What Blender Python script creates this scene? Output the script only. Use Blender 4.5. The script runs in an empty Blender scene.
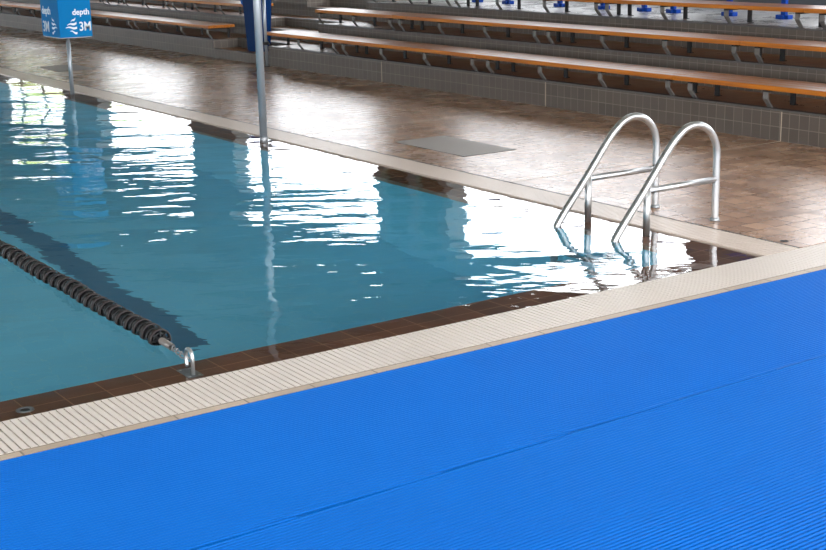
import bpy, bmesh, math, random
from mathutils import Matrix, Vector
random.seed(7)
SC = bpy.context.scene
COL = SC.collection

# ------------------------------------------------------------------ camera
cam_d = bpy.data.cameras.new('camera')
cam_d.sensor_width = 36.0
cam_d.lens = 1353.9 / 826 * 36.0
cam_d.clip_start = 0.05
cam_d.clip_end = 400
cam = bpy.data.objects.new('camera', cam_d)
COL.objects.link(cam)
RX = (0.8273787741941103, -0.5612484968119047, -0.021082903961003024)
UP = (0.15687971235075468, 0.19489863006267166, 0.9681958891941435)
FW = (0.5392894583299361, 0.8043722078901479, -0.2493034923705097)
cam.matrix_world = Matrix(((RX[0], UP[0], -FW[0], -5.65745),
                           (RX[1], UP[1], -FW[1], -4.94295),
                           (RX[2], UP[2], -FW[2], 1.8),
                           (0, 0, 0, 1)))
SC.camera = cam

# ------------------------------------------------------------------ daylight
world = bpy.data.worlds.new('daylight')
SC.world = world
world.use_nodes = True
bg = world.node_tree.nodes['Background']
bg.inputs['Color'].default_value = (0.97, 1.0, 1.04, 1)
bg.inputs['Strength'].default_value = 5.8
SC.view_settings.view_transform = 'Standard'
SC.view_settings.look = 'None'
SC.view_settings.gamma = 1.0
SC.view_settings.use_curve_mapping = False
SC.view_settings.exposure = 0.14
SC.cycles.use_denoising = True
SC.cycles.max_bounces = 10
SC.cycles.diffuse_bounces = 5
SC.cycles.glossy_bounces = 5
SC.cycles.transmission_bounces = 8
SC.cycles.transparent_max_bounces = 8
SC.cycles.sample_clamp_indirect = 8.0

# ------------------------------------------------------------------ materials
def new_mat(name):
    m = bpy.data.materials.new(name)
    m.use_nodes = True
    nt = m.node_tree
    return m, nt, nt.nodes['Principled BSDF']

def lin(r, g, b):
    f = lambda c: (c / 255 / 12.92) if c / 255 <= 0.04045 else ((c / 255 + 0.055) / 1.055) ** 2.4
    return (f(r), f(g), f(b), 1)

def noise_bump(nt, bs, scale, strength, dist=0.01, vec=None, detail=3):
    n = nt.nodes.new('ShaderNodeTexNoise'); n.inputs['Scale'].default_value = scale
    n.inputs['Detail'].default_value = detail
    if vec is not None: nt.links.new(vec, n.inputs['Vector'])
    b = nt.nodes.new('ShaderNodeBump'); b.inputs['Strength'].default_value = strength
    b.inputs['Distance'].default_value = dist
    nt.links.new(n.outputs['Fac'], b.inputs['Height'])
    nt.links.new(b.outputs['Normal'], bs.inputs['Normal'])
    return n, b

def plain(name, col, rough=0.5, metal=0.0, var=0.12, scale=8.0, spec=0.5, bump=0.0):
    m, nt, bs = new_mat(name)
    tc = nt.nodes.new('ShaderNodeTexCoord')
    n = nt.nodes.new('ShaderNodeTexNoise'); n.inputs['Scale'].default_value = scale
    n.inputs['Detail'].default_value = 5
    nt.links.new(tc.outputs['Object'], n.inputs['Vector'])
    mx = nt.nodes.new('ShaderNodeMix'); mx.data_type = 'RGBA'
    mx.inputs[6].default_value = tuple(c * (1 - var) for c in col[:3]) + (1,)
    mx.inputs[7].default_value = tuple(min(1, c * (1 + var)) for c in col[:3]) + (1,)
    nt.links.new(n.outputs['Fac'], mx.inputs[0])
    nt.links.new(mx.outputs[2], bs.inputs['Base Color'])
    bs.inputs['Roughness'].default_value = rough
    bs.inputs['Metallic'].default_value = metal
    bs.inputs['Specular IOR Level'].default_value = spec
    if bump:
        noise_bump(nt, bs, scale * 4, bump, 0.005, tc.outputs['Object'])
    return m

def tiled(name, c1, c2, grout, bw, bh, mortar, axes='xy', rough=0.4, offset=0.0, loc=(0, 0),
          bump=0.3, stain=None, stain_amt=0.0, rough_var=0.0, micro=0.0, groutdepth=0.002, spec=0.5):
    m, nt, bs = new_mat(name)
    L = nt.links.new
    tc = nt.nodes.new('ShaderNodeTexCoord')
    sp = nt.nodes.new('ShaderNodeSeparateXYZ'); L(tc.outputs['Object'], sp.inputs[0])
    cb = nt.nodes.new('ShaderNodeCombineXYZ')
    src = {'x': 0, 'y': 1, 'z': 2}
    for k in (0, 1):
        a = nt.nodes.new('ShaderNodeMath'); a.operation = 'ADD'; a.inputs[1].default_value = loc[k] + 100 * (bw, bh)[k]
        L(sp.outputs[src[axes[k]]], a.inputs[0]); L(a.outputs[0], cb.inputs[k])
    br = nt.nodes.new('ShaderNodeTexBrick')
    br.offset = offset; br.squash = 1.0; br.offset_frequency = 2
    br.inputs['Color1'].default_value = c1; br.inputs['Color2'].default_value = c2
    br.inputs['Mortar'].default_value = grout
    br.inputs['Scale'].default_value = 1.0
    br.inputs['Mortar Size'].default_value = mortar
    br.inputs['Mortar Smooth'].default_value = 0.15
    br.inputs['Brick Width'].default_value = bw
    br.inputs['Row Height'].default_value = bh
    L(cb.outputs[0], br.inputs['Vector'])
    out = br.outputs['Color']
    n = nt.nodes.new('ShaderNodeTexNoise'); n.inputs['Scale'].default_value = 2.2
    n.inputs['Detail'].default_value = 7; n.inputs['Roughness'].default_value = 0.65
    L(tc.outputs['Object'], n.inputs['Vector'])
    if stain is not None:
        rp = nt.nodes.new('ShaderNodeMapRange')
        rp.inputs[1].default_value = 0.42; rp.inputs[2].default_value = 0.72
        rp.inputs[3].default_value = 0; rp.inputs[4].default_value = stain_amt
        L(n.outputs['Fac'], rp.inputs[0])
        mx = nt.nodes.new('ShaderNodeMix'); mx.data_type = 'RGBA'
        mx.inputs[7].default_value = stain
        L(rp.outputs[0], mx.inputs[0]); L(out, mx.inputs[6]); out = mx.outputs[2]
    L(out, bs.inputs['Base Color'])
    bs.inputs['Specular IOR Level'].default_value = spec
    rr = nt.nodes.new('ShaderNodeMapRange')
    rr.inputs[1].default_value = 0.3; rr.inputs[2].default_value = 0.7
    rr.inputs[3].default_value = max(0.02, rough - rough_var); rr.inputs[4].default_value = rough + rough_var
    L(n.outputs['Fac'], rr.inputs[0]); L(rr.outputs[0], bs.inputs['Roughness'])
    b = nt.nodes.new('ShaderNodeBump'); b.invert = True
    b.inputs['Strength'].default_value = bump; b.inputs['Distance'].default_value = groutdepth
    L(br.outputs['Fac'], b.inputs['Height'])
    if micro:
        n2 = nt.nodes.new('ShaderNodeTexNoise'); n2.inputs['Scale'].default_value = 60
        n2.inputs['Detail'].default_value = 2
        L(tc.outputs['Object'], n2.inputs['Vector'])
        b2 = nt.nodes.new('ShaderNodeBump'); b2.inputs['Strength'].default_value = micro
        b2.inputs['Distance'].default_value = 0.002
        L(n2.outputs['Fac'], b2.inputs['Height']); L(b.outputs['Normal'], b2.inputs['Normal'])
        L(b2.outputs['Normal'], bs.inputs['Normal'])
    else:
        L(b.outputs['Normal'], bs.inputs['Normal'])
    return m, br

M = {}
M['deck'], deck_br = tiled('deck_tile', lin(192, 153, 125), lin(150, 114, 90), lin(112, 86, 68), 0.153, 0.153, 0.004,
                    offset=0.5, rough=0.27, rough_var=0.04, bump=0.8, stain=lin(112, 86, 68), stain_amt=0.4, micro=0.5, spec=0.46)
M['riser'], _ = tiled('riser_tile', lin(94, 83, 74), lin(84, 74, 66), lin(128, 117, 107), 0.102, 0.118, 0.003,
                      axes='yz', rough=0.5, bump=0.3, stain=lin(84, 74, 68), stain_amt=0.5, loc=(0, 0.0))
M['riser_end_lit'], _ = tiled('riser_end_lit_tile', lin(108, 99, 91), lin(98, 90, 82), lin(140, 130, 120), 0.102, 0.118, 0.003,
                      axes='xz', rough=0.5, bump=0.3)  # riser tile again, the light on the end faces put into paler colours
M['tread'], _ = tiled('tread_tile', lin(150, 98, 60), lin(134, 86, 52), lin(116, 84, 62), 0.2, 0.1, 0.003, rough=0.35,
                      rough_var=0.1)
M['upper_floor'], _ = tiled('upper_floor_tile', lin(172, 170, 168), lin(150, 148, 146), lin(120, 118, 116), 0.2, 0.2, 0.003, rough=0.3,
                      rough_var=0.1)
M['nosing'] = plain('nosing_tile', lin(84, 80, 78), 0.45)
M['ledge'], _ = tiled('ledge_tile', lin(134, 84, 58), lin(108, 68, 48), lin(176, 130, 98), 0.1715, 0.14, 0.003,
                      rough=0.3, loc=(0.004, 0.0), bump=0.2, stain=lin(76, 50, 38), stain_amt=0.6)
M['ledge_side'], _ = tiled('ledge_side_tile', lin(134, 84, 58), lin(108, 68, 48), lin(176, 130, 98), 0.14, 0.1715, 0.003,
                      rough=0.3, bump=0.2, stain=lin(76, 50, 38), stain_amt=0.6)
M['pool'], _ = tiled('pool_floor_tile', lin(136, 222, 246), lin(128, 217, 243), lin(150, 224, 242), 0.25, 0.125, 0.003, rough=0.35)
M['pool_wall_y'], _ = tiled('pool_wall_tile_side', lin(136, 222, 246), lin(128, 217, 243), lin(150, 224, 242), 0.25, 0.125, 0.003, axes='yz', rough=0.35)
M['pool_wall_x'], _ = tiled('pool_wall_tile_end', lin(136, 222, 246), lin(128, 217, 243), lin(150, 224, 242), 0.25, 0.125, 0.003, axes='xz', rough=0.35)
M['lane_line'] = plain('lane_line_tile', lin(70, 128, 160), 0.4)
M['strip'], _ = tiled('border_strip_tile', lin(196, 178, 158), lin(182, 164, 144), lin(130, 116, 102), 0.30, 0.30, 0.004,
                      rough=0.45, loc=(0.1, 0.05), bump=0.3, stain=lin(160, 140, 122), stain_amt=0.5)
M['grating'] = plain('white_plastic_grating', lin(218, 206, 196), 0.4, var=0.05, scale=3)
M['grating_side'] = plain('beige_plastic_grating', lin(200, 182, 168), 0.35, var=0.06, scale=3)
M['gutter'] = plain('gutter_channel', lin(60, 50, 44), 0.6)
M['steel'] = plain('brushed_stainless_steel', lin(196, 196, 196), 0.32, 0.9, 0.05, 12)
M['dull_steel'] = plain('dull_galvanised_steel', lin(150, 152, 154), 0.42, 0.75, 0.12, 10)
M['dark_steel'] = plain('dark_painted_steel', lin(28, 26, 28), 0.6, 0.0, 0.1, 10)
M['bracket'] = plain('galvanised_bracket', lin(120, 116, 112), 0.5, 0.2, 0.12, 14)
M['pewter_post'] = plain('grey_painted_post', lin(160, 166, 172), 0.35, 0.5, 0.1, 6)
M['rope_black'] = plain('black_float_plastic', lin(14, 14, 18), 0.4, 0.0, 0.15, 20, spec=0.6)
M['rope_rim'] = plain('brown_black_float_rim', lin(36, 28, 27), 0.55, 0.0, 0.15, 20)
M['spring'] = plain('grey_spring_cover', lin(168, 156, 148), 0.4, 0.3, 0.1, 20)
M['sign_blue'] = plain('sign_blue', lin(0, 116, 176), 0.6, 0, 0.03, 4, spec=0.12)
M['sign_white'] = plain('sign_white_print', lin(236, 240, 244), 0.5, 0, 0.02, 4)
M['bin_blue'] = plain('blue_bin_plastic', lin(0, 46, 98), 0.6, 0, 0.08, 4, spec=0.1)
M['bin_rim'] = plain('bright_blue_bin_plastic', lin(4, 96, 190), 0.5, 0, 0.08, 4, spec=0.2)
M['stand_blue'] = plain('blue_enamel', lin(4, 60, 150), 0.5, 0, 0.08, 8, spec=0.25)
M['hatch'] = plain('grey_hatch_plate', lin(146, 136, 128), 0.5, 0.0, 0.06, 14)
M['hatch_dark'] = plain('brown_hatch_plate', lin(112, 92, 82), 0.4, 0.0, 0.06, 14)
M['pier'] = plain('pier_concrete', lin(96, 98, 100), 0.7, 0, 0.1, 2)
M['ceiling'] = plain('ceiling_board', lin(168, 166, 164), 0.8, 0, 0.06, 1)
M['ground'] = plain('grass_ground', lin(104, 122, 84), 0.9, 0, 0.25, 0.6)

M['leaves'] = plain('pale_green_leaves', lin(176, 192, 96), 0.8, 0, 0.3, 2)

def wood_mat(name, c1, c2, rough):
    m, nt, bs = new_mat(name)
    L = nt.links.new
    tc = nt.nodes.new('ShaderNodeTexCoord')
    mp = nt.nodes.new('ShaderNodeMapping'); mp.inputs['Scale'].default_value = (40, 1.6, 40)
    L(tc.outputs['Object'], mp.inputs[0])
    n = nt.nodes.new('ShaderNodeTexNoise'); n.inputs['Scale'].default_value = 1.0; n.inputs['Detail'].default_value = 6
    L(mp.outputs[0], n.inputs['Vector'])
    mx = nt.nodes.new('ShaderNodeMix'); mx.data_type = 'RGBA'
    mx.inputs[6].default_value = c1; mx.inputs[7].default_value = c2
    rp = nt.nodes.new('ShaderNodeMapRange'); rp.inputs[1].default_value = 0.3; rp.inputs[2].default_value = 0.7
    L(n.outputs['Fac'], rp.inputs[0]); L(rp.outputs[0], mx.inputs[0])
    L(mx.outputs[2], bs.inputs['Base Color'])
    bs.inputs['Roughness'].default_value = rough
    b = nt.nodes.new('ShaderNodeBump'); b.inputs['Strength'].default_value = 0.15; b.inputs['Distance'].default_value = 0.002
    L(n.outputs['Fac'], b.inputs['Height']); L(b.outputs['Normal'], bs.inputs['Normal'])
    return m
M['wood_edge'] = wood_mat('varnished_orange_wood', lin(200, 118, 12), lin(160, 88, 6), 0.45)
M['wood_top'] = wood_mat('brown_varnished_wood', lin(160, 104, 64), lin(130, 80, 46), 0.32)  # browner, less orange tone for the upper faces of the boards

def mat_blue():
    m, nt, bs = new_mat('blue_ribbed_vinyl')
    L = nt.links.new
    tc = nt.nodes.new('ShaderNodeTexCoord')
    n = nt.nodes.new('ShaderNodeTexNoise'); n.inputs['Scale'].default_value = 1.3; n.inputs['Detail'].default_value = 4
    L(tc.outputs['Object'], n.inputs['Vector'])
    mx = nt.nodes.new('ShaderNodeMix'); mx.data_type = 'RGBA'
    mx.inputs[6].default_value = lin(0, 82, 162); mx.inputs[7].default_value = lin(0, 89, 170)
    L(n.outputs['Fac'], mx.inputs[0]); L(mx.outputs[2], bs.inputs['Base Color'])
    bs.inputs['Roughness'].default_value = 0.5
    bs.inputs['Specular IOR Level'].default_value = 0.10
    return m
M['vinyl'] = mat_blue()

def water_mat():
    m, nt, bs = new_mat('pool_water')
    L = nt.links.new
    bs.inputs['Base Color'].default_value = (0.90, 0.98, 1.0, 1)
    bs.inputs['Transmission Weight'].default_value = 1.0
    bs.inputs['Roughness'].default_value = 0.0
    bs.inputs['IOR'].default_value = 1.333
    tc = nt.nodes.new('ShaderNodeTexCoord')
    def layer(scale, rot, sc, detail, dist, strength, prev):
        mp = nt.nodes.new('ShaderNodeMapping'); mp.inputs['Scale'].default_value = sc
        mp.inputs['Rotation'].default_value = (0, 0, math.radians(rot))
        L(tc.outputs['Object'], mp.inputs[0])
        mp.inputs['Scale'].default_value = (1, 1, 1)
        m2 = nt.nodes.new('ShaderNodeMapping'); m2.inputs['Scale'].default_value = sc
        L(mp.outputs[0], m2.inputs[0]); mp = m2
        n = nt.nodes.new('ShaderNodeTexNoise'); n.inputs['Scale'].default_value = scale
        n.inputs['Detail'].default_value = detail; n.inputs['Roughness'].default_value = 0.45
        n.inputs['Distortion'].default_value = 0.4
        L(mp.outputs[0], n.inputs['Vector'])
        b = nt.nodes.new('ShaderNodeBump'); b.inputs['Strength'].default_value = strength
        b.inputs['Distance'].default_value = dist
        L(n.outputs['Fac'], b.inputs['Height'])
        if prev: L(prev.outputs['Normal'], b.inputs['Normal'])
        return b
    b1 = layer(1.5, 38, (0.45, 1, 1), 1.5, 0.06, 0.40, None)
    b2 = layer(4.5, 26, (0.6, 1.2, 1), 1.5, 0.012, 0.40, b1)
    b3 = layer(11.0, 45, (0.6, 1.2, 1), 1.5, 0.004, 0.30, b2)
    L(b3.outputs['Normal'], bs.inputs['Normal'])
    return m
M['water'] = water_mat()

def tinted_glass():
    m, nt, bs = new_mat('green_tinted_glass')
    out = nt.nodes['Material Output']
    tr = nt.nodes.new('ShaderNodeBsdfTransparent'); tr.inputs[0].default_value = (0.30, 0.74, 0.56, 1)
    gl = nt.nodes.new('ShaderNodeBsdfGlossy'); gl.inputs['Roughness'].default_value = 0.05
    fr = nt.nodes.new('ShaderNodeFresnel'); fr.inputs[0].default_value = 1.45
    mx = nt.nodes.new('ShaderNodeMixShader')
    nt.links.new(fr.outputs[0], mx.inputs[0]); nt.links.new(tr.outputs[0], mx.inputs[1]); nt.links.new(gl.outputs[0], mx.inputs[2])
    nt.links.new(mx.outputs[0], out.inputs['Surface'])
    return m
M['green_glass'] = tinted_glass()

# ------------------------------------------------------------------ mesh helpers
def box(bm, x0, x1, y0, y1, z0, z1, mi=0, bevel=0.0):
    vs = [bm.verts.new(p) for p in ((x0, y0, z0), (x1, y0, z0), (x1, y1, z0), (x0, y1, z0),
                                    (x0, y0, z1), (x1, y0, z1), (x1, y1, z1), (x0, y1, z1))]
    fs = []
    for a in ((0, 3, 2, 1), (4, 5, 6, 7), (0, 1, 5, 4), (1, 2, 6, 5), (2, 3, 7, 6), (3, 0, 4, 7)):
        f = bm.faces.new([vs[i] for i in a]); f.material_index = mi; fs.append(f)
    if bevel:
        es = {e for f in fs for e in f.edges}
        bmesh.ops.bevel(bm, geom=list(es), offset=bevel, segments=2, profile=0.6, affect='EDGES')
    return fs

def prism(bm, prof, axis, a0, a1, mi=0):
    """extrude a closed 2D profile along an axis: 'y' -> profile (x,z); 'x' -> (y,z)"""
    def P(p, a):
        return (p[0], a, p[1]) if axis == 'y' else ((a, p[0], p[1]) if axis == 'x' else (p[0], p[1], a))
    A = [bm.verts.new(P(p, a0)) for p in prof]; B = [bm.verts.new(P(p, a1)) for p in prof]
    n = len(prof)
    for i in range(n):
        f = bm.faces.new((A[i], A[(i + 1) % n], B[(i + 1) % n], B[i])); f.material_index = mi
    f = bm.faces.new(A[::-1]); f.material_index = mi
    f = bm.faces.new(B); f.material_index = mi

def tube(bm, pts, r, seg=14, caps=True, mi=0):
    pts = [Vector(p) for p in pts]
    rings = []
    prev_n = None
    for i, p in enumerate(pts):
        if i == 0: t = pts[1] - pts[0]
        elif i == len(pts) - 1: t = pts[-1] - pts[-2]
        else: t = (pts[i + 1] - p).normalized() + (p - pts[i - 1]).normalized()
        t.normalize()
        if prev_n is None:
            ref = Vector((0, 1, 0)) if abs(t.y) < 0.9 else Vector((1, 0, 0))
            n = t.cross(ref).normalized()
        else:
            n = (prev_n - t * prev_n.dot(t)).normalized()
        prev_n = n
        b = t.cross(n)
        rr = r[i] if isinstance(r, (list, tuple)) else r
        rings.append([bm.verts.new(p + (n * math.cos(2 * math.pi * k / seg) + b * math.sin(2 * math.pi * k / seg)) * rr) for k in range(seg)])
    for a, b in zip(rings, rings[1:]):
        for k in range(seg):
            f = bm.faces.new((a[k], a[(k + 1) % seg], b[(k + 1) % seg], b[k])); f.smooth = True; f.material_index = mi
    if caps:
        bm.faces.new(rings[0][::-1]).material_index = mi
        bm.faces.new(rings[-1]).material_index = mi

def lathe(bm, prof, c, seg=24, axis='z', mi=0, closed=False, smooth=True):
    rings = []
    for r, h in prof:
        ring = []
        for k in range(seg):
            a = 2 * math.pi * k / seg
            u, v = r * math.cos(a), r * math.sin(a)
            p = (u, v, h) if axis == 'z' else ((u, h, v) if axis == 'y' else (h, u, v))
            ring.append(bm.verts.new((c[0] + p[0], c[1] + p[1], c[2] + p[2])))
        rings.append(ring)
    prs = list(zip(rings, rings[1:]))
    if closed: prs.append((rings[-1], rings[0]))
    for a, b in prs:
        for k in range(seg):
            f = bm.faces.new((a[k], a[(k + 1) % seg], b[(k + 1) % seg], b[k])); f.smooth = smooth; f.material_index = mi
    if not closed:
        for ring in (rings[0], rings[-1]):
            f = bm.faces.new(ring); f.material_index = mi

def obj(name, bm, mats, parent=None, kind=None, label=None, cat=None, group=None, loc=None, norm=True):
    me = bpy.data.meshes.new(name)
    if norm: bmesh.ops.recalc_face_normals(bm, faces=bm.faces[:])
    bm.to_mesh(me); bm.free()
    for m in (mats if isinstance(mats, (list, tuple)) else [mats]):
        me.materials.append(M[m] if isinstance(m, str) else m)
    o = bpy.data.objects.new(name, me); COL.objects.link(o)
    if parent is not None: o.parent = parent
    if loc: o.location = loc
    tag(o, label, cat, group, kind)
    return o

def tag(o, label=None, cat=None, group=None, kind=None):
    if label: o['label'] = label
    if cat: o['category'] = cat
    if group: o['group'] = group
    if kind: o['kind'] = kind

def thing(name, label, cat, loc=(0, 0, 0), group=None, rz=0):
    o = bpy.data.objects.new(name, None); COL.objects.link(o)
    o.location = loc; o.rotation_euler = (0, 0, rz); o.empty_display_size = 0.1
    tag(o, label, cat, group)
    return o

def copy_tree(o, parent=None):
    c = o.copy(); COL.objects.link(c); c.parent = parent
    for ch in list(o.children):
        copy_tree(ch, c)
    return c

def simple(name, boxes, mats, **kw):
    bm = bmesh.new()
    for b in boxes: box(bm, *b)
    return obj(name, bm, mats, **kw)

# ------------------------------------------------------------------ the hall
E0 = 3.14             # front of the terrace
Z1, Z2, Z3 = 0.257, 0.515, 0.772
YR, YL = 11.60, 13.29  # the aisle
YN, YF = -9.0, 52.0
XW = 7.3              # wall behind the terrace
XL = -26.0
SR = 0.342            # drain width
SS = 0.279            # side drain width

simple('ground', [(-90, 90, -80, 130, -3.4, -3.3)], 'ground', kind='structure')
# floor: deck slabs around the pool (one mesh, surrounding the drains)
simple('floor', [(SS + 0.004, E0 + 0.2, 0.004, YF, -0.12, 0.0),
                 (2.2, E0 + 0.2, -0.397, 0.004, -0.12, 0.0),
                 (XL, E0 + 4.2, YN, -0.397, -0.12, 0.0)], 'deck', kind='structure')
simple('trim_1', [(XL, 2.2, -0.397, -SR - 0.003, -0.12, 0.001)], 'strip', kind='structure')
# gutter channels under the gratings
simple('gutter_channel', [(XL, 2.2, -SR - 0.003, 0.0, -0.16, -0.10), (0.0, SS + 0.004, 0.0, YF, -0.16, -0.10)],
       'gutter', kind='structure')

# drain gratings : slats + carrier bars, one mesh each
def grating_near(x0, x1):
    bm = bmesh.new()
    p, w = 0.0305, 0.0236
    n = int((x1 - x0) / p)
    for i in range(n):
        x = x0 + i * p
        box(bm, x, x + w, -SR, -0.004, -0.012, 0.0)
        # rounded lug on the outer end
        box(bm, x + 0.003, x + w - 0.003, -SR - 0.001, -SR + 0.012, 0.0, 0.002)
    for y in (-SR + 0.02, -0.24, -0.115, -0.024):
        box(bm, x0, x1, y - 0.004, y + 0.004, -0.03, -0.006)
    box(bm, x0, x1, -0.0045, 0.0, -0.05, -0.002)
    return obj('drain_grating', bm, 'grating', label='white slatted overflow drain grating between brown pool ledge and blue mat',
               cat='drain grating')
grating_near(-12.0, 2.2)
bm = bmesh.new()
y = 0.006
while y < 34:
    box(bm, 0.003, SS, y, y + 0.0236, -0.012, 0.0); y += 0.0305
for x in (0.03, 0.10, 0.18, 0.255):
    box(bm, x - 0.004, x + 0.004, 0.004, 34, -0.03, -0.006)
box(bm, 0.0, 0.0035, 0.004, 34, -0.05, -0.002)
obj('drain_grating', bm, 'grating_side', label='beige slatted drain grating along the pool side beneath the ladder rails', cat='drain grating')
simple('trim_2', [(SS + 0.0005, SS + 0.011, 0.004, 34, -0.05, 0.0012)], 'dark_steel', kind='structure')
simple('trim_5', [(SS + 0.012, E0, a, a + 0.012, -0.01, 0.0008) for a in (2.63, 5.69, 8.75, 11.8, 14.9)] +
       [(E0 - 0.0015, E0 + 0.01, a, a + 0.009, 0.001, Z1 - 0.01) for a in (2.63, 5.69, 8.75)], 'strip', kind='structure')

# pool ledge and basin
bm = bmesh.new()
prism(bm, [(0.0, -0.028), (0.28, -0.040), (0.28, -0.16), (0.0, -0.16)], 'x', XL, -0.0)
obj('trim_3', bm, 'ledge', kind='structure')
bm = bmesh.new()
prism(bm, [(0.0, -0.029), (-0.28, -0.041), (-0.28, -0.16), (0.0, -0.16)], 'y', 0.28, YF)
obj('trim_4', bm, 'ledge_side', kind='structure')
DP = -2.0
simple('pool_floor', [(XL, 0.0, 0.0, YF, DP - 0.1, DP)], 'pool', kind='structure')
simple('pool_wall_end', [(XL, 0.0, 0.0, 0.28, DP, -0.16)], 'pool_wall_x', kind='structure')
simple('pool_wall_side', [(-0.28, 0.0, 0.28, YF, DP, -0.16)], 'pool_wall_y', kind='structure')
bx = []
for x in (-2.40, -5.0, -7.5, -10.0, -12.5):
    bx.append((x - 0.105, x + 0.105, 2.3, YF - 3, DP, DP + 0.004))
simple('lane_marking', bx, 'lane_line', kind='structure')
bm = bmesh.new()
vs = [bm.verts.new(q) for q in ((XL + 0.01, 0.0, -0.010), (-0.0, 0.0, -0.010), (-0.0, YF - 0.01, -0.010), (XL + 0.01, YF - 0.01, -0.010))]
bm.faces.new(vs)
wt = obj('pool_water', bm, 'water', kind='stuff', label='calm blue pool water reflecting the bright openings', norm=False)

# terrace of tiled steps, cut by the aisle
def terrace(y0, y1, y2=None, y3=None):
    bm = bmesh.new()
    xs = (E0, E0 + 0.8, E0 + 1.6)
    for x, zt, last in ((xs[0], Z1, xs[1]), (xs[1], Z2, xs[2]), (xs[2], Z3, XW)):
        fs = box(bm, x, last + (0.0), y0, y1, 0.0, zt)
        fs[1].material_index = 1; fs[2].material_index = 2; fs[4].material_index = 2
        if zt == Z3: fs[1].material_index = 4
        # nosing strip on the front edge
        fs = box(bm, x - 0.004, x + 0.085, y0, y1, zt - 0.008, zt + 0.006, 3)
    return obj('terrace_step', bm, ['riser', 'tread', 'riser_end_lit', 'nosing', 'upper_floor'], kind='structure')
terrace(-7.0, YR)
terrace(YL, 46.0)
# aisle: half steps
bm = bmesh.new()
hs = [(E0, 0.128), (E0 + 0.40, Z1), (E0 + 0.80, 0.386), (E0 + 1.20, Z2), (E0 + 1.60, 0.643), (E0 + 2.0, Z3)]
for i, (x, z) in enumerate(hs):
    x1 = hs[i + 1][0] if i + 1 < len(hs) else XW
    fs = box(bm, x, x1, YR, YL, 0, z)
    fs[1].material_index = 1
    box(bm, x - 0.003, x + 0.06, YR + 0.002, YL - 0.002, z - 0.006, z + 0.004, 2)
obj('stair_flight', bm, ['riser', 'tread', 'nosing'], kind='structure')

# wall behind the terrace: parapet, piers, header; openings to the daylight between piers
SILL, HEAD = 1.55, 3.62
CZ = 6.0
simple('wall_right', [(XW, XW + 0.25, -7.0, 50, 0.0, SILL), (XW, XW + 0.25, -7.0, 50, HEAD, CZ)], 'pier', kind='structure')
piers = [(6.15, 7.7), (13.25, 15.45), (21.2, 23.3), (29.0, 31.6), (37.2, 39.2), (-1.6, 0.0)]
simple('wall_right_piers', [(XW, XW + 0.35, a, b, SILL, HEAD) for a, b in piers if a != 13.25] +
       [(XW, XW + 0.35, 13.25, 13.5, SILL, HEAD), (XW, XW + 0.35, 14.2, 14.45, SILL, HEAD), (XW, XW + 0.35, 15.2, 15.45, SILL, HEAD)],
       'pier', kind='structure')
simple('window_1', [(XW + 0.1, XW + 0.11, 13.5, 14.2, SILL, HEAD), (XW + 0.1, XW + 0.11, 14.45, 15.2, SILL, HEAD)], 'green_glass', kind='structure')
simple('ceiling', [(XL - 0.2, XW + 0.4, YN + 2.8, YF + 0.2, CZ, CZ + 0.2)], 'ceiling', kind='structure')
simple('wall_left', [(XL - 0.3, XL, YN, YF, -0.2, 1.6), (XL - 0.3, XL, YN, YF, 3.4, CZ)] +
       [(XL - 0.3, XL, y, y + 0.6, 1.6, 3.4) for y in (YN, 0, 8, 16, 24, 32, 40, 51)], 'pier', kind='structure')
simple('wall_far', [(XL, XW, YF, YF + 0.3, -0.2, 1.2), (XL, XW, YF, YF + 0.3, 4.0, CZ)] +
       [(x, x + 0.8, YF, YF + 0.3, 1.2, 4.0) for x in (-26, -18, -10, -2, 6.2)], 'pier', kind='structure')

# ------------------------------------------------------------------ blue mats
SLOPE = 0.0314
def seam(x): return -1.428 + SLOPE * (x + 2.42)
def mat(x0, x1, y0, y1, label, clip=False, pitch=0.0180):
    """ribbed vinyl matting: tubes along x fused to thinner cross bars under them"""
    bm = bmesh.new()
    n = int((y1 - y0) / pitch)
    r = pitch * 0.28
    prof = [(-r, 0.001), (-r, 0.0090), (-r * 0.75, 0.0115), (-r * 0.35, 0.0128), (r * 0.35, 0.0128), (r * 0.75, 0.0115), (r, 0.0090), (r, 0.001)]
    for i in range(n):
        yc = y1 - (i + 0.5) * pitch
        xe = x1
        if clip: xe = min(x1, -2.42 + (yc - 0.008 + 1.428) / SLOPE)
        if xe - x0 > 0.05: prism(bm, [(yc + a, b) for a, b in prof], 'x', x0, xe)
    m = int((x1 - x0) / 0.026)
    for i in range(m):
        x = x0 + (i + 0.5) * 0.026
        box(bm, x - 0.0045, x + 0.0045, seam(x) + 0.004 if clip else y0, y1, 0.0, 0.0060)
    if clip:
        vs = [bm.verts.new(q) for q in ((x0, seam(x0) + 0.003, 0.0012), (x1, seam(x1) + 0.003, 0.0012), (x1, y1, 0.0012), (x0, y1, 0.0012))]
        bm.faces.new(vs)
        prism(bm, [(x0, seam(x0) + 0.003), (x1, seam(x1) + 0.003), (x1, seam(x1) + 0.024), (x0, seam(x0) + 0.024)], 'z', 0.001, 0.0098)
    else:
        box(bm, x0, x1, y0, y1, 0.0, 0.0012)
    return obj('floor_mat', bm, 'vinyl', label=label, cat='floor mat', group='blue ribbed mats on the pool deck', loc=(0, 0, 0.001))
mat(-9.0, 1.6, -1.70, -0.428, 'blue ribbed vinyl mat strip laid right beside the white drain grating', True)
o = mat(-6.6, 4.0, -1.40, -0.002, 'blue ribbed vinyl mat strip along the far side of the seam, farther from the pool')
o.rotation_euler = (0, 0, math.atan(SLOPE))
o.location = (-2.42, -1.428, 0.001)

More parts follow.
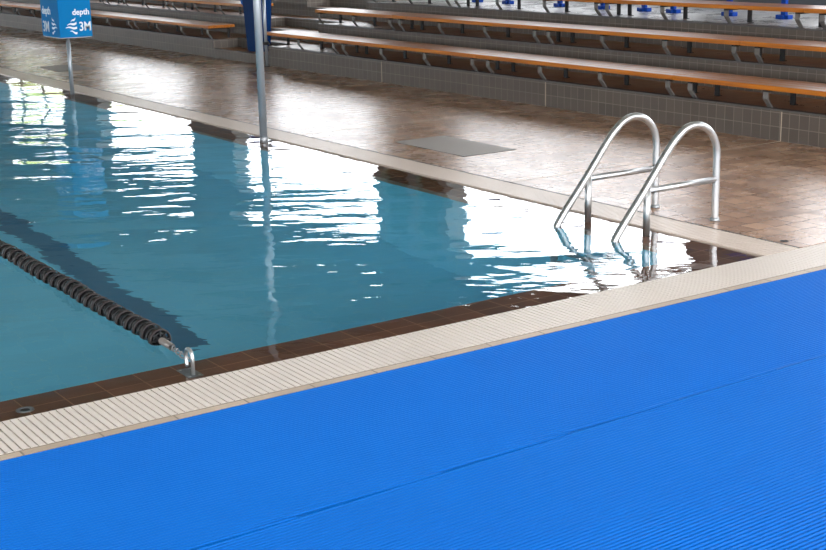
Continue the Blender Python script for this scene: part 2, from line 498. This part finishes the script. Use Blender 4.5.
# ------------------------------------------------------------------ hatch covers on the deck
def hatch(x0, x1, y0, y1, m, label):
    bm = bmesh.new(); box(bm, x0, x1, y0, y1, -0.002, 0.003, bevel=0.001)
    t = obj('hatch_cover', bm, m, label=label, cat='hatch cover', group='hatch covers set in the deck')
    bm = bmesh.new()
    for a in ((x0 - 0.006, x0, y0 - 0.006, y1 + 0.006), (x1, x1 + 0.006, y0 - 0.006, y1 + 0.006),
              (x0, x1, y0 - 0.006, y0), (x0, x1, y1, y1 + 0.006)):
        box(bm, *a, -0.002, 0.0022)
    obj('hatch_frame', bm, 'dark_steel', parent=t)
hatch(0.70, 1.22, 3.76, 4.78, 'hatch', 'grey flush rectangular hatch cover in the tiled deck between pole and ladder')
hatch(0.68, 1.20, 13.0, 13.85, 'hatch_dark', 'brown flush hatch cover in the deck behind the depth sign pole')

# ------------------------------------------------------------------ pool ladder (two handrails and treads)
lad = thing('pool_ladder', 'polished steel pool ladder with two arched handrails at the pool corner', 'ladder', (0.46, 1.075, 0))
def arch():
    P = [(0.458, 0.0), (0.458, 0.20), (0.458, 0.395)]
    # three point bend into the slanted run
    c = (0.258, 0.395); R = 0.20
    for a in range(10, 140, 10):
        P.append((c[0] + R * math.cos(math.radians(a)), c[1] + 0.012 + R * math.sin(math.radians(a)) * 1.02))
    P += [(0.055, 0.500), (-0.130, 0.270), (-0.325, 0.055), (-0.380, -0.02), (-0.397, -0.10), (-0.400, -0.35), (-0.400, -1.05)]
    return P
def smooth_pts(P, n=3):
    Q = [Vector((p[0], 0, p[1])) for p in P]
    for _ in range(n):
        R = [Q[0]]
        for a, b in zip(Q, Q[1:]):
            R += [a * 0.75 + b * 0.25, a * 0.25 + b * 0.75]
        R.append(Q[-1]); Q = R
    return Q
AP = smooth_pts(arch(), 2)
for yy, who in ((0.814, 'near'), (1.337, 'far')):
    bm = bmesh.new(); tube(bm, [(p.x - 0.46, yy - 1.075, p.z) for p in AP], 0.0228, 18)
    hr = obj('handrail', bm, 'steel', parent=lad)
    bm = bmesh.new(); tube(bm, [(-0.118 - 0.46, yy - 1.075, 0.280), (-0.118 - 0.46, yy - 1.075, -0.035)], 0.0215, 16)
    obj('post', bm, 'steel', parent=lad)
    bm = bmesh.new(); tube(bm, [(-0.112 - 0.46, yy - 1.075, 0.258), (0.458 - 0.46, yy - 1.075, 0.258)], 0.0195, 16)
    obj('cross_bar', bm, 'steel', parent=lad)
    bm = bmesh.new(); lathe(bm, [(0.0235, 0.02), (0.028, 0.016), (0.030, 0.006), (0.032, 0.0)], (0.458 - 0.46, yy - 1.075, 0.0), 20)
    obj('foot_flange', bm, 'dull_steel', parent=lad)
for z in (-0.55, -0.82, -1.03):
    bm = bmesh.new(); box(bm, -0.430 - 0.46, -0.370 - 0.46, 0.83 - 1.075, 1.32 - 1.075, z - 0.012, z + 0.012, bevel=0.004)
    obj('tread', bm, 'dull_steel', parent=lad)

# ------------------------------------------------------------------ poles at the pool side
px, py = -0.136, 5.601
t = thing('flag_pole', 'tall thick grey steel pole rising out of the pool edge before the blue bin', 'pole', (px, py, -0.035))
bm = bmesh.new(); tube(bm, [(0, 0, 0), (0, 0, 2.5)], 0.034, 20); obj('pole', bm, 'pewter_post', parent=t)
bm = bmesh.new(); lathe(bm, [(0.034, 0.0), (0.038, 0.0), (0.038, 0.07), (0.034, 0.075)], (0, 0, 0), 20); obj('base_sleeve', bm, 'dull_steel', parent=t)
bm = bmesh.new(); lathe(bm, [(0.034, 2.5), (0.036, 2.505), (0.02, 2.52), (0.001, 2.525)], (0, 0, 0), 20); obj('cap', bm, 'dark_steel', parent=t)

px, py = -0.089, 10.42
t = thing('depth_sign', 'blue box sign reading depth 3M on a thin grey pole', 'sign', (px, py, -0.035))
bm = bmesh.new(); tube(bm, [(0, 0, 0), (0, 0, 0.70)], 0.0235, 18); obj('pole', bm, 'pewter_post', parent=t)
hw, hd = 0.192, 0.29
zb, zt = 0.695, 1.30
bm = bmesh.new(); box(bm, -hw, hw, -hd, hd, zb, zt, bevel=0.006); sb = obj('sign_box', bm, 'sign_blue', parent=t)
bm = bmesh.new(); box(bm, -hw + 0.01, hw - 0.01, -hd + 0.01, hd - 0.01, zb - 0.008, zb + 0.002); obj('bottom_plate', bm, 'dull_steel', parent=t)
def text(s, size, loc, rot, parent, sx=1.0):
    cu = bpy.data.curves.new('lettering', 'FONT')
    cu.body = s; cu.size = size; cu.extrude = 0.001; cu.offset = 0.0022; cu.space_character = 1.0
    cu.materials.append(M['sign_white'])
    tmp = bpy.data.objects.new('tmp_lettering', cu)
    me = bpy.data.meshes.new_from_object(tmp); bpy.data.objects.remove(tmp)
    me.name = 'lettering'
    o = bpy.data.objects.new('lettering', me); COL.objects.link(o)
    o.parent = parent; o.location = loc; o.rotation_euler = rot; o.scale = (sx, 1, 1)
    return o
def waves(parent, pts_fn, label=None):
    """the water symbol: four short wavy strokes fanned into a pointed shape"""
    bm = bmesh.new()
    rows = [(0.062, 0.0, 0.55, 0.045), (0.030, 0.018, 0.9, 0.012), (0.0, 0.0, 1.0, -0.012), (-0.034, 0.03, 0.6, -0.045)]
    def stroke(p0, p1, w):
        N = 12; L_, R_ = [], []
        for i in range(N + 1):
            s = i / N
            x = p0[0] + (p1[0] - p0[0]) * s; z = p0[1] + (p1[1] - p0[1]) * s + 0.0075 * math.sin(s * 2 * math.pi)
            ww = w * (0.25 + 0.75 * min(1, s * 1.6))
            L_.append(bm.verts.new(pts_fn(x, z + ww / 2))); R_.append(bm.verts.new(pts_fn(x, z - ww / 2)))
        for i in range(N):
            bm.faces.new((L_[i], L_[i + 1], R_[i + 1], R_[i]))
    stroke((0.062, 0.125), (0.118, 0.165), 0.020)
    stroke((0.018, 0.090), (0.128, 0.112), 0.024)
    stroke((0.000, 0.062), (0.132, 0.060), 0.024)
    stroke((0.050, 0.022), (0.130, 0.000), 0.022)
    r = bmesh.ops.extrude_face_region(bm, geom=bm.faces[:])
    o = obj('wave_symbol', bm, 'sign_white', parent=parent)
    sol = o.modifiers.new('thick', 'SOLIDIFY'); sol.thickness = 0.001
    return o
# face towards the camera (-y)
R90 = math.radians(90)
text('depth', 0.092, (-0.030, -hd - 0.0015, 0.945), (R90, 0, 0), sb, 0.95)
text('3M', 0.142, (0.038, -hd - 0.0015, 0.765), (R90, 0, 0), sb, 0.80)
waves(sb, lambda x, z: (-0.118 + x, -hd - 0.0015, 0.742 + z))
# side face (-x): symbol to the right of the text
RZ = (R90, 0, math.radians(-90))
text('depth', 0.122, (-hw - 0.0015, 0.245, 0.950), RZ, sb, 1.0)
text('3M', 0.170, (-hw - 0.0015, 0.250, 0.750), RZ, sb, 0.98)
waves(sb, lambda x, z: (-hw - 0.0015, -0.215 + x * 1.25, 0.742 + z))

# ------------------------------------------------------------------ lane rope
RXp = -3.33
rope = thing('lane_rope', 'black wave-breaking lane rope of ribbed discs floating from the brown ledge', 'lane rope', (RXp, 0.60, 0.0))
bm = bmesh.new()
R = 0.052
lathe(bm, [(R, 0.0), (R, 0.030), (R - 0.006, 0.030), (R - 0.006, 0.0)], (0, 0.0, 0), 22, 'y', 0, closed=True)
for k in range(8):
    a = k * math.pi / 4
    bmv = bmesh.new(); box(bmv, 0.010, R - 0.004, 0.002, 0.088, -0.0022, 0.0022)
    for v in bmv.verts:
        if v.co.y > 0.05 and v.co.x > 0.03: v.co.x -= 0.010
    bmesh.ops.rotate(bmv, verts=bmv.verts, cent=(0, 0, 0), matrix=Matrix.Rotation(a, 3, 'Y'))
    tmp = bpy.data.meshes.new('tmp'); bmv.to_mesh(tmp); bmv.free(); bm.from_mesh(tmp); bpy.data.meshes.remove(tmp)
lathe(bm, [(0.011, 0.0), (0.013, 0.0), (0.013, 0.092), (0.011, 0.092)], (0, 0, 0), 12, 'y', 1, closed=True)
lathe(bm, [(R - 0.020, 0.012), (R - 0.020, 0.016), (R - 0.026, 0.016), (R - 0.026, 0.012)], (0, 0, 0), 18, 'y', 1, closed=True)
lathe(bm, [(R - 0.010, 0.070), (R - 0.010, 0.092), (R - 0.015, 0.092), (R - 0.015, 0.070)], (0, 0, 0), 18, 'y', 1, closed=True)
for f in bm.faces:
    if f.material_index == 0 and len(f.verts) == 4 and not f.smooth: f.material_index = 1
disc = obj('disc', bm, ['rope_rim', 'rope_black'], parent=rope, norm=True)
for i in range(1, 84):
    c = disc.copy(); COL.objects.link(c); c.parent = rope; c.location = (0.004 * math.sin(i * 0.7), i * 0.1, 0.003 * math.sin(i * 1.3))
    c.rotation_euler = (0, i * 0.35, 0)
bm = bmesh.new(); tube(bm, [(0, 9.0, 0), (0, 0, 0), (-0.012, -0.12, 0.008), (-0.055, -0.44, 0.035)], 0.004, 8)
obj('cable', bm, 'dull_steel', parent=rope)
bm = bmesh.new()
d = Vector((-0.022, -0.16, 0.014))
a0 = Vector((-0.004, -0.02, 0.003))
tube(bm, [a0, a0 + d], 0.0165, 16, caps=False)
tube(bm, [a0 + d, a0], 0.0125, 16, caps=False)
obj('spring_cover', bm, 'spring', parent=rope)
bm = bmesh.new()
b0 = a0 + d
pts = [b0 + Vector((-0.055 * 0.8 * s, -0.27 * s, 0.018 * s)) + Vector((0.010 * math.cos(s * 26), 0, 0.010 * math.sin(s * 26))) for s in [i / 60 for i in range(46)]]
tube(bm, pts, 0.0035, 8)
obj('spring', bm, 'dull_steel', parent=rope)

# anchor hook
hk = thing('anchor_hook', 'chrome hook ring fixed on the brown ledge holding the rope end', 'hook', (-3.405, 0.10, -0.03))
bm = bmesh.new()
P = []
for a in range(0, 181, 12):
    P.append((0.0, 0.032 - 0.032 * math.cos(math.radians(a)), 0.085 + 0.034 * math.sin(math.radians(a))))
P = [(0, 0, -0.0)] + P + [(0, 0.064, 0.05), (0, 0.055, 0.040)]
tube(bm, P, 0.0085, 14)
obj('hook', bm, 'steel', parent=hk)
bm = bmesh.new(); box(bm, -0.035, 0.035, -0.03, 0.10, 0.0, 0.005, bevel=0.0015); obj('base_plate', bm, 'dull_steel', parent=hk)
for sx in (-0.022, 0.022):
    for sy in (-0.015, 0.085):
        bm = bmesh.new(); lathe(bm, [(0.006, 0.005), (0.006, 0.008), (0.002, 0.010)], (sx, sy, 0), 10)
        obj('screw', bm, 'steel', parent=hk)

# ring fitting in the ledge
bm = bmesh.new(); lathe(bm, [(0.020, 0.0), (0.036, 0.0), (0.036, 0.006), (0.020, 0.006)], (-4.125, 0.115, -0.031), 28, 'z', 0, closed=True)
fit = obj('ledge_fitting', bm, 'dull_steel', label='small pale round ring fitting set in the brown pool ledge', cat='fitting')
bm = bmesh.new(); lathe(bm, [(0.019, 0.0), (0.019, 0.003)], (-4.125, 0.115, -0.031), 20); obj('plug', bm, 'gutter', parent=fit)

# ------------------------------------------------------------------ benches
bench_meshes = {}
def bench(x, z, yr, length, supports, row, label):
    """x,z = riser front and terrace height; yr = right end"""
    t = thing('wooden_bench', label, 'bench', (x, yr, z), 'wooden benches on the tiled terrace')
    key = (round(length, 3), tuple(round(s, 2) for s in supports))
    if key in bench_meshes:
        for ch in bench_meshes[key].children:
            c = ch.copy(); COL.objects.link(c); c.parent = t
        return t
    bench_meshes[key] = t
    g = 0.005
    for k, (a, b) in enumerate(((-0.035, 0.085), (0.092, 0.205), (0.212, 0.325), (0.332, 0.40))):
        bm = bmesh.new()
        fs = box(bm, a, b, g, length - g, 0.158, 0.200, bevel=0.004)
        for f in bm.faces: f.material_index = 1 if f.normal.z > 0.7 else 0
        bm.normal_update()
        for f in bm.faces: f.material_index = 1 if f.normal.z > 0.7 else 0
        obj('seat_board', bm, ['wood_edge', 'wood_top'], parent=t)
    for yy in supports:
        # bent flat front leg
        bm = bmesh.new(); w = 0.052
        prof = [(-0.012, 0.142), (-0.012, 0.085), (0.004, 0.066), (0.052, 0.006), (0.092, 0.006),
                (0.092, 0.0), (0.046, 0.0), (-0.006, 0.060), (-0.024, 0.083), (-0.024, 0.142)]
        prism(bm, [(p[0] + 0.012, p[1]) for p in prof], 'y', yy - w / 2, yy + w / 2)
        obj('leg', bm, 'bracket', parent=t)
        bm = bmesh.new()
        box(bm, 0.330, 0.345, yy - w / 2, yy + w / 2, 0.0, 0.142)
        box(bm, 0.330, 0.375, yy - w / 2, yy + w / 2, 0.0, 0.006)
        obj('leg', bm, 'dark_steel', parent=t, label='dark straight rear leg')
        bm = bmesh.new(); box(bm, -0.02, 0.38, yy - 0.02, yy + 0.02, 0.142, 0.158)
        obj('seat_bracket', bm, 'dark_steel', parent=t)
    return t
rows = [('front row', E0, Z1), ('middle row', E0 + 0.8, Z2), ('back row', E0 + 1.6, Z3)]
STD = [0.09, 1.00, 1.91, 2.78]
SHORT = [0.11, 1.00, 1.90]
joints = [[0.90, 3.87, 6.84, 9.74], [0.86, 3.83, 6.76, 9.66], [0.80, 3.78, 6.65, 9.52]]
end = 11.72
spots = ['fourth section from the aisle', 'third section from the aisle', 'second section from the aisle', 'short section next to the aisle']
look = ['above the ladder rails', 'in the middle of the long run', 'left of the hatch cover', 'right of the grey poles']
for r, (rn, x, z) in enumerate(rows):
    J = joints[r]
    for k in range(4):
        y0 = J[k]; ln = (J[k + 1] - J[k]) if k < 3 else end - J[3]
        ln = round(ln, 3)
        bench(x, z, y0, ln if k < 3 else round(end - 0.1 - J[3], 2), STD if k < 3 else SHORT, r,
              'orange-brown wooden bench, %s right of the stairs, %s' % (rn, spots[k]))
ords = ['first', 'second', 'third', 'fourth', 'fifth']
for r, (rn, x, z) in enumerate(rows[:2]):
    for k in range(5 if r == 0 else 4):
        bench(x, z, 13.36 + 2.95 * k + r * 0.25, 2.95 if r == 0 else 2.92, STD, r,
              'varnished wooden bench, %s left of the stairs, %s section from the aisle' % (rn, ords[k]))

# ------------------------------------------------------------------ blue stands behind the top bench
ys = [10.26, 9.58, 8.51, 7.70, 6.98, 6.50, 5.64, 4.87]
nm = ['nearest the stairs', 'second from the stairs', 'third from the stairs', 'fourth from the stairs',
      'left one of the close pair', 'right one of the close pair', 'second from the right end', 'rightmost of the line']
proto = None
for yy, n_ in zip(ys, nm):
    if proto is None:
        proto = thing('pedestal_seat', '', 'seat', (5.70, yy, Z3), 'blue pedestal seats behind the top bench')
        bm = bmesh.new(); box(bm, -0.04, 0.04, -0.085, 0.085, 0.0, 0.045, bevel=0.006)
        box(bm, -0.06, 0.06, -0.035, 0.035, 0.0, 0.04, bevel=0.006); obj('foot', bm, 'stand_blue', parent=proto)
        bm = bmesh.new(); box(bm, -0.02, 0.02, -0.03, 0.03, 0.04, 0.42); obj('pedestal', bm, 'stand_blue', parent=proto)
        bm = bmesh.new(); prism(bm, [(-0.2, 0.43), (-0.19, 0.415), (0.16, 0.40), (0.20, 0.43), (0.24, 0.80), (0.225, 0.80), (0.18, 0.46), (0.14, 0.42), (-0.18, 0.435)], 'y', -0.21, 0.21)
        obj('seat', bm, 'stand_blue', parent=proto)
        s = proto
    else:
        s = copy_tree(proto); s.location = (5.70, yy, Z3)
    s['label'] = 'blue pedestal foot behind the back-row bench, ' + n_

# ------------------------------------------------------------------ bin and post by the stairs
t = thing('waste_bin', 'tall blue plastic bin standing on the lowest stair of the aisle', 'bin', (3.40, 12.36, 0.132))
bm = bmesh.new()
def ring(z, hx, hy): return [(-hx, -hy, z), (hx, -hy, z), (hx, hy, z), (-hx, hy, z)]
A = [bm.verts.new(q) for q in ring(0.0, 0.11, 0.15)]; B = [bm.verts.new(q) for q in ring(0.82, 0.145, 0.19)]
for i in range(4): bm.faces.new((A[i], A[(i + 1) % 4], B[(i + 1) % 4], B[i]))
bm.faces.new(A[::-1]); bm.faces.new(B)
bmesh.ops.bevel(bm, geom=bm.edges[:], offset=0.015, segments=2, affect='EDGES')
obj('body', bm, 'bin_blue', parent=t)
bm = bmesh.new(); box(bm, -0.165, 0.165, -0.21, 0.21, 0.80, 0.86, bevel=0.01); obj('rim', bm, 'bin_rim', parent=t)
bm = bmesh.new(); box(bm, -0.17, 0.17, -0.215, 0.215, 0.862, 0.91, bevel=0.015); obj('lid', bm, 'bin_rim', parent=t)
bm = bmesh.new(); prism(bm, [(0.16, 0.60), (0.27, 0.66), (0.30, 0.70), (0.24, 0.73), (0.17, 0.72)], 'x', -0.11, -0.03)
obj('handle', bm, 'bin_rim', parent=t)
t = thing('grey_post', 'thin grey metal post on the deck beside the blue bin', 'post', (3.055, 11.50, 0.0))
bm = bmesh.new(); tube(bm, [(0, 0, 0), (0, 0, 1.25)], 0.021, 16); obj('post', bm, 'pewter_post', parent=t)
bm = bmesh.new(); box(bm, -0.03, 0.03, -0.03, 0.03, 0.29, 0.33, bevel=0.004); obj('bracket', bm, 'dark_steel', parent=t)
bm = bmesh.new(); lathe(bm, [(0.05, 0.0), (0.05, 0.006), (0.022, 0.008)], (0, 0, 0), 20); obj('base_plate', bm, 'dark_steel', parent=t)

# ------------------------------------------------------------------ louvres in the farthest bay and trees outside
bm = bmesh.new()
for k in range(9):
    z = 1.70 + k * 0.21
    box(bm, XW + 0.05, XW + 0.17, 31.61, 37.19, z, z + 0.045)
for y in (33.4, 35.3):
    box(bm, XW + 0.10, XW + 0.15, y, y + 0.08, SILL, HEAD)
obj('window_2', bm, 'pier', kind='structure')
rnd = random.Random(3)
for k, (x, y, h) in enumerate(((22.0, 70.0, 7.5), (24.0, 79.0, 8.5), (21.0, 62.0, 6.0), (26.0, 90.0, 9.0))):
    t = thing('tree', 'pale green tree outside beyond the far louvred opening, ' + ('middle one', 'tall one', 'smallest one', 'farthest one')[k], 'tree', (x, y, -3.3), 'trees outside the hall')
    bm = bmesh.new(); tube(bm, [(0, 0, 0), (0.1, 0, 2.0), (0, 0.1, h * 0.7)], [0.3, 0.22, 0.12], 10); obj('trunk', bm, 'gutter', parent=t)
    bm = bmesh.new()
    for _ in range(16):
        a = rnd.random() * 6.28; rr = rnd.random() * 2.6; zz = 3.2 + rnd.random() * (h - 2.0)
        mt = Matrix.Translation((rr * math.cos(a), rr * math.sin(a), zz)) @ Matrix.Scale(0.9 + rnd.random() * 0.9, 4)
        bmesh.ops.create_icosphere(bm, subdivisions=2, radius=1.0, matrix=mt)
    for v in bm.verts: v.co += Vector((rnd.uniform(-.18, .18), rnd.uniform(-.18, .18), rnd.uniform(-.18, .18)))
    obj('crown', bm, 'leaves', parent=t)

bm = bmesh.new(); lathe(bm, [(0.016, 0.003), (0.024, 0.003), (0.024, 0.0), (0.016, 0.0)], (0.345, 0.165, 0.0), 20, closed=True)
dr = obj('floor_drain', bm, 'dark_steel', label='tiny dark round drain in the deck at the pool corner', cat='drain')
bm = bmesh.new(); lathe(bm, [(0.015, 0.0), (0.015, 0.0015)], (0.345, 0.165, 0.0), 16); obj('grille', bm, 'gutter', parent=dr)
